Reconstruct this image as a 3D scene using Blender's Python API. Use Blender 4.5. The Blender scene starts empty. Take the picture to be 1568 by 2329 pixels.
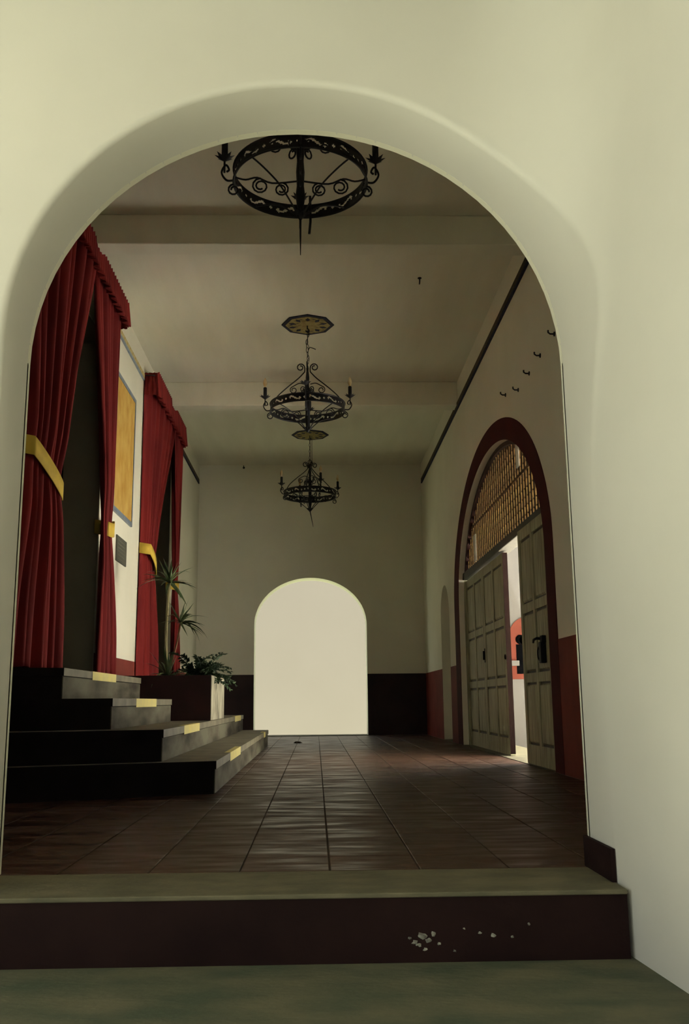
import bpy, bmesh, math, random
from mathutils import Vector, Matrix
random.seed(7)
sc = bpy.context.scene
col = sc.collection
PI = math.pi

# ------------------------------------------------------------------ camera
FPX, PITCH, YAW, ROLL = 2174.5, .1985, .0273, -.0096
f = Vector((math.sin(YAW)*math.cos(PITCH), math.cos(YAW)*math.cos(PITCH), math.sin(PITCH)))
r0 = Vector((math.cos(YAW), -math.sin(YAW), 0)); u0 = r0.cross(f)
r1 = math.cos(ROLL)*r0 + math.sin(ROLL)*u0; u1 = -math.sin(ROLL)*r0 + math.cos(ROLL)*u0
cd = bpy.data.cameras.new('camera'); cam = bpy.data.objects.new('camera', cd); col.objects.link(cam)
cam.matrix_world = Matrix(((r1.x, u1.x, -f.x, 0), (r1.y, u1.y, -f.y, 0), (r1.z, u1.z, -f.z, .55), (0, 0, 0, 1)))
cd.sensor_fit = 'VERTICAL'; cd.sensor_height = 36; cd.lens = 36*FPX/2329
cd.shift_x = 9/2329; cd.shift_y = -6.5/2329; cd.clip_start = .05
sc.camera = cam

# ------------------------------------------------------------------ light
w = bpy.data.worlds.new('sky'); sc.world = w; w.use_nodes = True
bg = w.node_tree.nodes['Background']; bg.inputs[0].default_value = (.84, .96, 1.0, 1); bg.inputs[1].default_value = 1.0
sl = bpy.data.lights.new('sun', 'SUN'); sl.energy = 130.0; sl.angle = math.radians(1.0); sl.color = (1, .965, .88)
sun = bpy.data.objects.new('sun', sl); col.objects.link(sun)
SUN_DIR = Vector((.32, .07, -1.0))            # direction the light travels
sun.rotation_euler = SUN_DIR.to_track_quat('-Z', 'Y').to_euler(); sun.location = (-6, -2, 14)
vs = sc.view_settings; vs.view_transform = 'Standard'; vs.look = 'None'; vs.gamma = 1; vs.use_curve_mapping = False; vs.exposure = 0.0
sc.cycles.use_denoising = True; sc.cycles.max_bounces = 8; sc.cycles.diffuse_bounces = 6; sc.cycles.glossy_bounces = 3; sc.cycles.adaptive_threshold = .03

# ------------------------------------------------------------------ materials
def mat(name, c1, c2=None, rough=.8, scale=6., stretch=(1, 1, 1), bump=0., bscale=None, metal=0., spec=.3, r2=None, detail=5., contrast=(.35, .65), world=False):
    m = bpy.data.materials.new(name); m.use_nodes = True
    nt = m.node_tree; N = nt.nodes; L = nt.links; b = N['Principled BSDF']
    b.inputs['Base Color'].default_value = (*c1, 1); b.inputs['Roughness'].default_value = rough
    b.inputs['Metallic'].default_value = metal; b.inputs['Specular IOR Level'].default_value = spec
    tc = N.new('ShaderNodeTexCoord'); mp = N.new('ShaderNodeMapping'); L.new(N.new('ShaderNodeNewGeometry').outputs['Position'] if world else tc.outputs['Object'], mp.inputs[0])
    mp.inputs['Scale'].default_value = stretch
    if c2 or r2 is not None:
        n = N.new('ShaderNodeTexNoise'); n.inputs['Scale'].default_value = scale; n.inputs['Detail'].default_value = detail
        L.new(mp.outputs[0], n.inputs['Vector'])
        rp = N.new('ShaderNodeMapRange'); rp.inputs[1].default_value = contrast[0]; rp.inputs[2].default_value = contrast[1]
        L.new(n.outputs['Fac'], rp.inputs[0])
        if c2:
            mx = N.new('ShaderNodeMix'); mx.data_type = 'RGBA'; mx.inputs[6].default_value = (*c1, 1); mx.inputs[7].default_value = (*c2, 1)
            L.new(rp.outputs[0], mx.inputs[0]); L.new(mx.outputs[2], b.inputs['Base Color'])
        if r2 is not None:
            rr = N.new('ShaderNodeMapRange'); rr.inputs[3].default_value = rough; rr.inputs[4].default_value = r2
            L.new(rp.outputs[0], rr.inputs[0]); L.new(rr.outputs[0], b.inputs['Roughness'])
    if bump:
        n2 = N.new('ShaderNodeTexNoise'); n2.inputs['Scale'].default_value = bscale or scale*3; n2.inputs['Detail'].default_value = 6
        L.new(mp.outputs[0], n2.inputs['Vector'])
        bp = N.new('ShaderNodeBump'); bp.inputs['Strength'].default_value = bump; bp.inputs['Distance'].default_value = .01
        L.new(n2.outputs['Fac'], bp.inputs['Height']); L.new(bp.outputs[0], b.inputs['Normal'])
    return m

M = {}
M['plaster'] = mat('plaster_cream', (.78, .75, .63), (.73, .70, .58), .9, 1.3, bump=.12, bscale=14, spec=.1)
M['ceil'] = mat('ceiling_paint', (.79, .76, .64), (.73, .70, .58), .9, 2.0, (2.2, .35, 1), bump=.1, bscale=9, spec=.1)
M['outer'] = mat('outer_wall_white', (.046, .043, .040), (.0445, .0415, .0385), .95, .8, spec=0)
M['outer_back'] = mat('outer_wall_back', (.155, .141, .116), (.151, .137, .112), .95, .8, spec=.05)
M['earth'] = mat('back_court_earth', (.045, .05, .03), (.035, .04, .022), .95, 3)
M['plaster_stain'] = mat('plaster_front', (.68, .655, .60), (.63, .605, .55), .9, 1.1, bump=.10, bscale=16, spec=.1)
M['dado_red'] = mat('dado_red', (.20, .040, .030), (.155, .032, .026), .75, 3, bump=.08, bscale=20, spec=.1)
M['dado_dark'] = mat('dado_dark', (.022, .012, .014), (.034, .018, .018), .6, 3, bump=.1, bscale=20, spec=.2)
M['band'] = mat('arch_band_maroon', (.072, .012, .013), (.055, .010, .012), .75, 3, bump=.06, bscale=25, spec=.05)
M['tile'] = mat('floor_tile', (.035, .015, .009), (.064, .030, .018), .28, 5, (.55, 1.9, 1), .38, 8, spec=.32, r2=.58, world=True)
M['grout'] = mat('floor_grout', (.035, .022, .016), (.055, .035, .025), .8, 8)
M['cement'] = mat('cement_green', (.095, .088, .056), (.145, .128, .08), .7, 7, (1, 1.6, 1), .25, 30, spec=.25)
M['ground'] = mat('ground_cement', (.066, .080, .056), (.125, .118, .078), .75, 4.5, (1, 1.8, 1), .25, 26, spec=.2)
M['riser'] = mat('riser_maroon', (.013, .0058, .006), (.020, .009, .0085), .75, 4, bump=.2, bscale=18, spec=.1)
M['chip'] = mat('chipped_plaster', (.36, .36, .30), (.12, .105, .085), .9, 40, bump=.4, bscale=60)
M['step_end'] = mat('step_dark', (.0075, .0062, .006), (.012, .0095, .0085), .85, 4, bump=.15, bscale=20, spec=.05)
M['tread'] = mat('tread_grey', (.17, .155, .105), (.10, .085, .06), .6, 5, (1, 1, 1), .2, 20, spec=.3)
M['stepworn'] = mat('riser_worn', (.125, .118, .085), (.030, .024, .019), .8, 4.5, (1, .30, 1.1), .2, 24, contrast=(.36, .66), spec=.1)
M['yellow'] = mat('yellow_paint', (.68, .58, .20), (.60, .52, .22), .7, 10)
M['planter'] = mat('planter_maroon', (.050, .016, .016), (.034, .013, .013), .65, 5, bump=.12, bscale=20)
M['whitewash'] = mat('whitewash_worn', (.33, .305, .225), (.10, .09, .066), .9, 7, (1, 1, .5), .2, 18, contrast=(.42, .62))
M['soil'] = mat('soil', (.03, .022, .015), (.05, .035, .02), .95, 20, bump=.6, bscale=40)
M['velvet'] = mat('red_velvet', (.165, .015, .014), (.10, .009, .010), .85, 5, (1, 1, .2), spec=.12)
M['velvet'].node_tree.nodes['Principled BSDF'].inputs['Sheen Weight'].default_value = .25
M['velvet'].node_tree.nodes['Principled BSDF'].inputs['Sheen Tint'].default_value = (.6, .10, .08, 1)
M['gold_tie'] = mat('gold_cloth', (.62, .43, .06), (.54, .37, .06), .7, 12, spec=.2)
M['iron'] = mat('wrought_iron', (.010, .010, .013), (.018, .016, .018), .5, 20, spec=.35, metal=.3)
M['candle'] = mat('candle_black', (.010, .010, .012), rough=.6)
M['bulb'] = mat('bulb_glass', (.55, .33, .12), (.75, .62, .40), .15, 12, spec=.6)
M['wood'] = mat('door_wood', (.44, .425, .265), (.19, .178, .108), .6, 5, (6, 6, .5), .25, 14, spec=.3, contrast=(.3, .7))
M['wood_dark'] = mat('door_wood_dark', (.040, .035, .026), (.06, .052, .036), .6, 6, (4, 4, .6), .2, 14)
M['wood_edge'] = mat('door_edge_wood', (.010, .005, .004), (.007, .004, .0035), .9, 6, (4, 4, .5), .2, 14, spec=.02)
M['lattice'] = mat('lattice_wood', (.17, .10, .026), (.11, .055, .015), .6, 8, (1, 1, .5), .1, 20)
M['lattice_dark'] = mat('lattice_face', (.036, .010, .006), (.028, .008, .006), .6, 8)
M['lattice_rail'] = mat('lattice_rail', (.10, .04, .015), (.16, .07, .02), .6, 8)
M['black'] = mat('black_iron_lock', (.006, .006, .007), rough=.6, spec=.15)
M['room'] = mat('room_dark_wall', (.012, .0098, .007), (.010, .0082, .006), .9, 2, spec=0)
M['jamb_shade'] = mat('jamb_shade_tone', (.36, .31, .22), (.32, .27, .19), .9, 3, spec=.05)
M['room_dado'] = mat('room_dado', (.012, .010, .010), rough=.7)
M['slate'] = mat('slate_plaque', (.055, .058, .045), (.075, .075, .058), .45, 10)
M['slate_line'] = mat('slate_letters', (.13, .125, .095), rough=.6)
M['blue_tile'] = mat('blue_tile', (.13, .17, .23), (.20, .24, .28), .35, 14)
M['blue_dark'] = mat('blue_border', (.020, .021, .045), (.035, .034, .06), .7, 14, spec=.1)
M['leaf'] = mat('leaf_green', (.045, .085, .030), (.085, .115, .045), .45, 14, spec=.4)
M['leaf_dark'] = mat('leaf_dark_green', (.020, .042, .018), (.036, .062, .026), .45, 14, spec=.4)
M['stem'] = mat('stem_tan', (.26, .22, .10), (.17, .15, .07), .7, 15, (1, 1, .4))
M['stem_red'] = mat('stem_reddish', (.20, .07, .04), (.15, .09, .04), .7, 15, (1, 1, .4))
M['pink'] = mat('court_red_paint', (.044, .0125, .0085), (.041, .0115, .008), .9, 3, spec=0)
M['court_ground'] = mat('court_paving', (.86, .85, .80), (.82, .81, .76), .9, 2.5, bump=.1)
M['bounce_white'] = mat('bounce_white', (.86, .85, .80), (.82, .81, .76), .9, 1)
M['void'] = mat('window_void', (.0007, .0007, .0008), rough=1, spec=0)
M['roof'] = mat('added_roof', (.50, .47, .38), rough=.9)

def pattern_mat(name, ca, cb, cc, scale):
    m = bpy.data.materials.new(name); m.use_nodes = True
    nt = m.node_tree; N = nt.nodes; L = nt.links; b = N['Principled BSDF']; b.inputs['Roughness'].default_value = .7; b.inputs['Specular IOR Level'].default_value = .15
    tc = N.new('ShaderNodeTexCoord')
    v = N.new('ShaderNodeTexVoronoi'); v.inputs['Scale'].default_value = scale; L.new(tc.outputs['Object'], v.inputs['Vector'])
    n = N.new('ShaderNodeTexNoise'); n.inputs['Scale'].default_value = scale*.45; n.inputs['Detail'].default_value = 4; L.new(tc.outputs['Object'], n.inputs['Vector'])
    r = N.new('ShaderNodeValToRGB'); e = r.color_ramp.elements
    e[0].color = (*ca, 1); e[0].position = .28; e[1].color = (*cb, 1); e[1].position = .42
    x = e.new(.62); x.color = (*cc, 1)
    a = N.new('ShaderNodeMath'); a.operation = 'MULTIPLY_ADD'; a.inputs[1].default_value = .55; L.new(v.outputs['Distance'], a.inputs[0]); 
    s = N.new('ShaderNodeMath'); s.operation = 'MULTIPLY'; s.inputs[1].default_value = .55; L.new(n.outputs['Fac'], s.inputs[0]); L.new(s.outputs[0], a.inputs[2])
    L.new(a.outputs[0], r.inputs[0]); L.new(r.outputs[0], b.inputs['Base Color'])
    return m
M['mural'] = mat('ochre_mural', (.36, .19, .032), (.50, .33, .095), .7, 5.5, (1, 1.3, .8), detail=8, contrast=(.3, .7), spec=.15)
M['medal'] = pattern_mat('medallion_tile', (.030, .028, .060), (.21, .155, .055), (.33, .26, .10), 19)
M['medal_gold'] = mat('medallion_gold', (.33, .26, .10), (.24, .17, .06), .7, 25, spec=.15)
M['white_board'] = mat('white_board', (.80, .78, .70), (.76, .74, .66), .8, 8)
M['trim_y'] = pattern_mat('trim_tile_yellow', (.14, .10, .05), (.46, .33, .10), (.55, .46, .22), 28)
M['trim_b'] = pattern_mat('trim_tile_brown', (.014, .011, .012), (.045, .032, .022), (.09, .062, .034), 28)

# ------------------------------------------------------------------ helpers
def link(name, me, m=None, parent=None):
    o = bpy.data.objects.new(name, me); col.objects.link(o)
    if m is not None and me is not None and not me.materials: me.materials.append(M[m] if isinstance(m, str) else m)
    if parent: o.parent = parent
    return o
def mesh(name, V, F, m, parent=None, smooth=False):
    me = bpy.data.meshes.new(name); me.from_pydata([tuple(v) for v in V], [], F); me.update()
    if smooth:
        for p in me.polygons: p.use_smooth = True
    return link(name, me, m, parent)
def fixn(o):
    bm = bmesh.new(); bm.from_mesh(o.data); bmesh.ops.remove_doubles(bm, verts=bm.verts, dist=1e-5)
    bmesh.ops.recalc_face_normals(bm, faces=bm.faces); bm.to_mesh(o.data); bm.free(); return o
BOXF = [(0, 3, 2, 1), (4, 5, 6, 7), (0, 1, 5, 4), (1, 2, 6, 5), (2, 3, 7, 6), (3, 0, 4, 7)]
def boxv(a, b):
    x0, y0, z0 = a; x1, y1, z1 = b
    return [(x0, y0, z0), (x1, y0, z0), (x1, y1, z0), (x0, y1, z0), (x0, y0, z1), (x1, y0, z1), (x1, y1, z1), (x0, y1, z1)]
def box(name, a, b, m, parent=None, bev=0.):
    o = mesh(name, boxv(a, b), BOXF, m, parent)
    if bev:
        bm = bmesh.new(); bm.from_mesh(o.data)
        bmesh.ops.bevel(bm, geom=list(bm.edges), offset=bev, segments=2, affect='EDGES', profile=.5)
        bm.to_mesh(o.data); bm.free()
    return o
def join_boxes(name, L, m, parent=None):
    V = []; F = []
    for a, b in L:
        k = len(V); V += boxv(a, b); F += [tuple(i+k for i in q) for q in BOXF]
    return mesh(name, V, F, m, parent)
def tag(o, label=None, cat=None, group=None, kind=None):
    if label: o['label'] = label
    if cat: o['category'] = cat
    if group: o['group'] = group
    if kind: o['kind'] = kind
    return o
def struct(o): o['kind'] = 'structure'; return o
def empty(name, loc=(0, 0, 0)):
    o = bpy.data.objects.new(name, None); col.objects.link(o); o.location = loc; o.empty_display_size = .1; return o
def copy_tree(o, parent=None):
    c = o.copy(); col.objects.link(c)
    if parent: c.parent = parent
    for ch in list(o.children): copy_tree(ch, c)
    return c
def tube_vf(P, R, n=6, closed=False):
    P = [Vector(p) for p in P]; N = len(P)
    if not hasattr(R, '__len__'): R = [R]*N
    V = []; F = []; up = None
    for i, p in enumerate(P):
        if closed: t = P[(i+1) % N]-P[i-1]
        else: t = P[min(i+1, N-1)]-P[max(i-1, 0)]
        t.normalize()
        if up is None:
            up = Vector((0, 0, 1)) if abs(t.z) < .9 else Vector((1, 0, 0))
        s = t.cross(up)
        if s.length < 1e-6: s = t.orthogonal()
        s.normalize(); up = s.cross(t).normalized()
        for k in range(n):
            a = 2*PI*k/n; V.append(p+(s*math.cos(a)+up*math.sin(a))*R[i])
    for i in range(N if closed else N-1):
        j = (i+1) % N
        for k in range(n):
            F.append((i*n+k, i*n+(k+1) % n, j*n+(k+1) % n, j*n+k))
    if not closed:
        F.append(tuple(range(n-1, -1, -1))); F.append(tuple(range((N-1)*n, N*n)))
    return V, F
def tube(name, P, R, m, parent=None, n=6, closed=False):
    V, F = tube_vf(P, R, n, closed); return mesh(name, V, F, m, parent, True)
def multi(name, parts, m, parent=None, smooth=True):
    V = []; F = []
    for v, g in parts:
        k = len(V); V += list(v); F += [tuple(i+k for i in q) for q in g]
    return mesh(name, V, F, m, parent, smooth)
def lathe_vf(prof, n=12, c=(0, 0, 0)):
    V = []; F = []
    for r, z in prof:
        for k in range(n):
            a = 2*PI*k/n; V.append((c[0]+r*math.cos(a), c[1]+r*math.sin(a), c[2]+z))
    for i in range(len(prof)-1):
        for k in range(n): F.append((i*n+k, i*n+(k+1) % n, (i+1)*n+(k+1) % n, (i+1)*n+k))
    F.append(tuple(range(n-1, -1, -1))); F.append(tuple(range((len(prof)-1)*n, len(prof)*n)))
    return V, F
def lathe(name, prof, m, parent=None, n=12, c=(0, 0, 0)):
    V, F = lathe_vf(prof, n, c); return mesh(name, V, F, m, parent, True)
def ell(c, a, z0, b):
    return lambda s: z0+b*math.sqrt(max(0., 1-((s-c)/a)**2))

# wall slab along an axis with arched / square openings.  axis 'y': s=Y, planes are X; axis 'x': s=X, planes are Y
def arch_wall(name, axis, s0, s1, p0, p1, zb, zt, ops, m, parent=None):
    brk = {s0, s1}
    for (a, b, fz, z0) in ops:
        brk |= {a, b}
        n = 40
        for i in range(1, n):
            brk.add((a+b)/2-(b-a)/2*math.cos(PI*i/n))
    S = sorted(brk); V = []; F = []
    def pt(s, p, z): return (p, s, z) if axis == 'y' else (s, p, z)
    def quad(*q):
        k = len(V); V.extend(q); F.append((k, k+1, k+2, k+3))
    def op_at(s):
        for o in ops:
            if o[0] < s < o[1]: return o
    for i in range(len(S)-1):
        a, b = S[i], S[i+1]; o = op_at((a+b)/2)
        segs = [((zb, zb), (zt, zt))]
        if o:
            za, zc = o[2](a), o[2](b)
            segs = [((za, zc), (zt, zt))]
            if o[3] > zb+1e-6: segs.append(((zb, zb), (o[3], o[3])))
            quad(pt(a, p0, za), pt(b, p0, zc), pt(b, p1, zc), pt(a, p1, za))
            if o[3] > zb+1e-6: quad(pt(a, p0, o[3]), pt(b, p0, o[3]), pt(b, p1, o[3]), pt(a, p1, o[3]))
        for (l, h) in segs:
            for p in (p0, p1): quad(pt(a, p, l[0]), pt(b, p, l[1]), pt(b, p, h[1]), pt(a, p, h[0]))
        for z in (zb, zt):
            if not (o and z == zb and o[3] <= zb+1e-6): quad(pt(a, p0, z), pt(b, p0, z), pt(b, p1, z), pt(a, p1, z))
    for o in ops:
        for s in (o[0], o[1]): quad(pt(s, p0, o[3]), pt(s, p1, o[3]), pt(s, p1, o[2](s)), pt(s, p0, o[2](s)))
    for s in (s0, s1): quad(pt(s, p0, zb), pt(s, p1, zb), pt(s, p1, zt), pt(s, p0, zt))
    return fixn(mesh(name, V, F, m, parent))

XL, XR, YB, ZC = -2.0, 1.85, 16.2, 4.6
YF0, YF1 = 3.06, 3.35

# ================================================================== THE SETTING
# ---- near wall with the big arch the camera looks through
AC, AA, AZ, AB = -.063, .982, 1.77, .949
def corner(s, z):
    """(s along the wall, z) -> plan position; the face turns toward the viewer at the right with a soft plaster fillet"""
    t = min(1, max(0, (z-1.25)/.85)); r = .012+.42*t*t*(3-2*t); sc_ = .921
    d = Vector((.07, -1)).normalized()
    if s < sc_-r: return Vector((s, YF0))
    if s > sc_+r: return Vector((sc_, YF0))+d*(s-sc_)
    q = (s-sc_+r)/(2*r); A = Vector((sc_-r, YF0)); B = Vector((sc_, YF0)); C = B+d*r
    return A*(1-q)**2+B*2*q*(1-q)+C*q*q
def s_of(X, z):
    lo, hi = X-.01, X+1.2
    for _ in range(40):
        mid = (lo+hi)/2
        if corner(mid, z).x < X: lo = mid
        else: hi = mid
    return (lo+hi)/2
def build_front():
    prof = []                                             # (X, z, outward dir)
    for i in range(24): z = -.2+(AZ+.2)*i/24; prof.append((AC-AA, z, -1, 0))
    for i in range(97):
        a = PI-PI*i/96; prof.append((AC+AA*math.cos(a), AZ+AB*math.sin(a), math.cos(a), math.sin(a)))
    for i in range(1, 25): z = AZ-(AZ+.2)*i/24; prof.append((AC+AA, z, 1, 0))
    S0, S1, ZT = -5.2, 5.6, 3.75
    rings = []
    for (X, z, dx, dz) in prof:
        row = []
        bv = .022
        se = s_of(min(X, .9185), z)
        e = corner(se, z)
        for y in (YF1, YF1-.01, YF1-.15): row.append((X, y, z))
        row.append((X, e.y+bv, z))
        for k in (.35, .7, 1.):                           # soft plaster arris
            off = bv*(1-math.cos(k*PI/2)); s2 = se+dx*off; z2 = z+dz*off
            p = corner(s2, z2); row.append((p.x, p.y+bv*(1-math.sin(k*PI/2)), z2))
        # outward to the rectangle
        sb = se+dx*bv; zb = z+dz*bv
        if dz == 0: ts = (S0-sb) if dx < 0 else (S1-sb); tgt = (sb+ts, zb)
        else:
            c = []
            if dx < -1e-6: c.append((S0-sb)/dx)
            if dx > 1e-6: c.append((S1-sb)/dx)
            if dz > 1e-6: c.append((ZT-zb)/dz)
            t = min(c); tgt = (sb+dx*t, zb+dz*t)
        for k in range(1, 25):
            q = (k/24)**1.7; s2 = sb+(tgt[0]-sb)*q; z2 = zb+(tgt[1]-zb)*q
            p = corner(s2, z2); row.append((p.x, p.y, z2))
        rings.append(row)
    V = [v for r in rings for v in r]; n = len(rings[0]); F = []
    for i in range(len(rings)-1):
        for k in range(n-1): F.append((i*n+k, i*n+k+1, (i+1)*n+k+1, (i+1)*n+k))
    return mesh('wall_front', V, F, 'plaster_stain', None, True)
wall_front = struct(build_front())
# hall side of that wall (closes the thickness)
arch_wall('hall_side', 'x', -5.2, 2.3, YF1-.012, YF1+.02, -.2, 4.8, [(AC-AA, AC+AA, ell(AC, AA, AZ, AB), -.2)], 'plaster', wall_front)
box('skirting', (.904, YF0+.004, 0), (.917, YF1+.02, .098), 'riser', wall_front)
box('skirting', (.906, YF1+.018, 0), (1.85, YF1+.03, .098), 'riser', wall_front)
# unseen roof added over the viewer; its slit and open sides shape the daylight
struct(join_boxes('sun_slit_roof', [((-4.1, 1.72, 3.2), (2.6, YF0+.3, 3.5)), ((-4.1, -7.0, 3.2), (2.6, 1.10, 3.5)), ((-.48, 1.10, 3.2), (2.6, 1.72, 3.5))], 'roof'))

# ---- left wall with two curtained doorways
ZL = .77
door_l = [(6.25, 8.752, lambda s: 3.95, ZL), (10.82, 13.0, lambda s: 3.95, ZL)]
wall_left = struct(arch_wall('wall_left', 'y', YF1, YB+.4, XL-.35, XL, -.2, ZC+.2, door_l, 'plaster'))
for a, b in ((8.752, 10.82), (13.0, YB)):
    box('dado', (XL, a, 0), (XL+.004, b, 1.0), 'dado_red', wall_left)
box('dado', (XL, YF1+.03, 0), (XL+.004, 6.25, 1.0), 'dado_red', wall_left)
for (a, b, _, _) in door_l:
    box('jamb_shade_sheet', (XL-.35, b-.008, ZL), (XL-.004, b, 3.95), 'jamb_shade', wall_left)  # thin darker sheets over the plaster reveals, standing in for their shade
    box('jamb_shade_sheet', (XL-.35, a, ZL), (XL-.004, a+.008, 3.95), 'jamb_shade', wall_left)
    box('jamb_shade_sheet', (XL-.35, a+.008, 3.942), (XL-.004, b-.008, 3.95), 'jamb_shade', wall_left)
# dark rooms behind the doorways
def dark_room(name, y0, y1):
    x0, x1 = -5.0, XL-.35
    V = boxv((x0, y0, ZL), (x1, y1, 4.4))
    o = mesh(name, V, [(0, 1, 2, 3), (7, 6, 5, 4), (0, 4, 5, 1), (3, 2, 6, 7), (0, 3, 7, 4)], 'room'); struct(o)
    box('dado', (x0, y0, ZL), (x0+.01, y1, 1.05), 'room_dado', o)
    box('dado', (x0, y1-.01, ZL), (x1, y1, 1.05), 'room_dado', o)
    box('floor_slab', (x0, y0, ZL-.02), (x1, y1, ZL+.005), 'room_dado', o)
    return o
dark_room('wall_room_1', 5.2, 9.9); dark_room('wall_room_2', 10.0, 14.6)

# ---- right wall with the wide portal and the far arched doorway
PC, PA, PZ, PB = 9.92, 2.36, 1.75, 1.41
OC, OA, OB = 9.97, 2.68, 1.63
XO = 2.30
fin = ell(PC, PA, PZ, PB); fout = ell(OC, OA, PZ, OB)
NY0, NY1 = 13.2, 14.1
fn = ell((NY0+NY1)/2, (NY1-NY0)/2, 1.72, .45)
wall_right = struct(arch_wall('wall_right', 'y', YF1, YB+.4, XR, XO, -.3, ZC+.2, [(PC-PA, PC+PA, fin, 0), (NY0, NY1, fn, 0)], 'plaster'))
for a, b in ((YF1+.03, OC-OA), (OC+OA, NY0), (NY1, YB)):
    box('dado', (XR-.004, a, 0), (XR, b, 1.0), 'dado_red', wall_right)
def band():
    V = []; F = []
    pts = []
    for z in (0, .9, PZ): pts.append(((OC-OA, z), (PC-PA, z)))
    for i in range(1, 64):
        a = PI-PI*i/64; pts.append(((OC+OA*math.cos(a), PZ+OB*math.sin(a)), (PC+PA*math.cos(a), PZ+PB*math.sin(a))))
    for z in (PZ, .9, 0): pts.append(((OC+OA, z), (PC+PA, z)))
    for o, i in pts:
        V += [(XR-.006, o[0], o[1]), (XR-.006, i[0], i[1]), (XR, o[0], o[1]), (XR, i[0], i[1])]
    for k in range(len(pts)-1):
        a, b = 4*k, 4*k+4
        F += [(a, a+1, b+1, b), (a, b, b+2, a+2), (a+1, a+3, b+3, b+1)]
    return fixn(mesh('arch_band', V, F, 'band', wall_right))
band()

# ---- back wall with the arched opening
fb = ell(-.083, .948, 1.83, .79)
wall_back = struct(arch_wall('wall_back', 'x', XL-.35, XO, YB, YB+.4, -.3, ZC+.2, [(-1.031, .865, fb, 0)], 'plaster'))
for a, b in ((XL, -1.031), (.865, XR)):
    box('dado', (a, YB-.004, 0), (b, YB, 1.0), 'dado_dark', wall_back)

# ---- ceiling and beams
ceiling = struct(box('ceiling', (XL-.35, YF1, ZC), (XO, YB+.4, ZC+.25), 'ceil'))
box('beam', (XL, 7.46, 4.33), (XR, 7.67, ZC), 'ceil', ceiling, .012)
box('beam', (XL, 11.78, 4.28), (XR, 12.0, ZC), 'ceil', ceiling, .012)

# ---- floor: cement tiles on a bed
floor = struct(box('floor', (XL-.05, YF1-.05, -.28), (XR+.05, YB+.4, -.004), 'grout'))
def tile_mesh(w_, d_):
    h, b = .0012, .0025
    x, y = w_/2, d_/2
    V = [(-x, -y, -.02), (x, -y, -.02), (x, y, -.02), (-x, y, -.02), (-x, -y, -h), (x, -y, -h), (x, y, -h), (-x, y, -h), (-x+b, -y+b, 0), (x-b, -y+b, 0), (x-b, y-b, 0), (-x+b, y-b, 0)]
    F = [(0, 1, 5, 4), (1, 2, 6, 5), (2, 3, 7, 6), (3, 0, 4, 7), (4, 5, 9, 8), (5, 6, 10, 9), (6, 7, 11, 10), (7, 4, 8, 11), (8, 9, 10, 11)]
    return V, F
TV, TF = tile_mesh(.2945, .2995)
tme = bpy.data.meshes.new('tile'); tme.from_pydata(TV, [], TF); tme.materials.append(M['tile'])
edge_me = {}
rest = []; cnt = 0
j = 0
while True:
    y0 = YF1+.0+.3*j; j += 1
    if y0+.3 > YB+.02: break
    for k in range(-7, 7):
        xa, xb = .045+.3*k, .345+.3*k
        if xb <= XL+.01 or xa >= XR-.01: continue
        if xb < -.64 and 6.2 < y0 and y0+.3 < 12.7: continue
        xa2, xb2 = max(xa, XL), min(xb, XR)
        cx, cy = (xa2+xb2)/2, y0+.15
        full = abs(xb2-xa2-.3) < 1e-4
        rx, ry, dz = random.uniform(-.0010, .0010), random.uniform(-.002, .002), random.uniform(-.0002, .0002)
        if cnt < 300:
            if full: me = tme
            else:
                key = round(xb2-xa2, 3)
                if key not in edge_me:
                    v, g = tile_mesh(key-.0055, .2995); q = bpy.data.meshes.new('tile'); q.from_pydata(v, [], g); q.materials.append(M['tile']); edge_me[key] = q
                me = edge_me[key]
            o = link('tile', me, None, floor); o.location = (cx, cy, dz); o.rotation_euler = (rx, ry, 0); cnt += 1
        else:
            v, g = tile_mesh(xb2-xa2-.0055, .2995)
            rest.append(([(a+cx, b+cy, c+dz+b*rx-a*ry) for a, b, c in v], g))
tr = multi('tile_field', rest, 'tile', floor, False); tr['kind'] = 'stuff'
box('threshold', (-1.031, YB-.12, -.01), (.865, YB+.4, .006), 'cement', floor)
box('threshold', (XR, PC-PA, -.2), (XO+.15, PC+PA, .003), 'cement', floor)
box('threshold', (XR, NY0, -.2), (XO+.1, NY1, .003), 'cement', floor)
box('niche_back', (XO-.02, NY0-.05, 0), (XO+.03, NY1+.05, 2.3), 'plaster', wall_right)

# ---- lower ground in front, entrance step under the arch
struct(box('floor_gallery', (-7.5, -7.0, -.4), (2.6, YF0+.25, -.192), 'ground'))
st = empty('entrance_step', (0, YF0, -.192))
def chip_lump(x, z, s, parent):
    n = 9; ring = []
    for i in range(n):
        a = 2*PI*i/n; q = s*random.uniform(.55, 1.15); ring.append((x+q*math.cos(a)*1.2, z+q*math.sin(a)*.85))
    V = [(a, -.0985, b) for a, b in ring]+[(x+(a-x)*.55, -.1015+random.uniform(-.001, .001), z+(b-z)*.55) for a, b in ring]+[(x, -.102, z)]
    F = [(i, (i+1) % n, n+(i+1) % n, n+i) for i in range(n)]+[(n+i, n+(i+1) % n, 2*n) for i in range(n)]
    return mesh('paint_chip', V, F, 'chip', parent)
box('riser', (-3.2, -.10, 0), (.914, .24, .18), 'riser', st)
box('tread', (-3.2, -.105, .178), (.916, .285, .1925), 'cement', st, .004)
for (x, z, s) in ((.285, .055, .011), (.305, .072, .017), (.325, .060, .012), (.296, .048, .009), (.34, .078, .012), (.27, .066, .007), (.355, .05, .007), (.475, .078, .007), (.515, .070, .010), (.57, .066, .006), (.62, .10, .006), (.43, .09, .005), (.40, .03, .006), (.315, .035, .008)):
    chip_lump(x, z, s, st)
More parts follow.
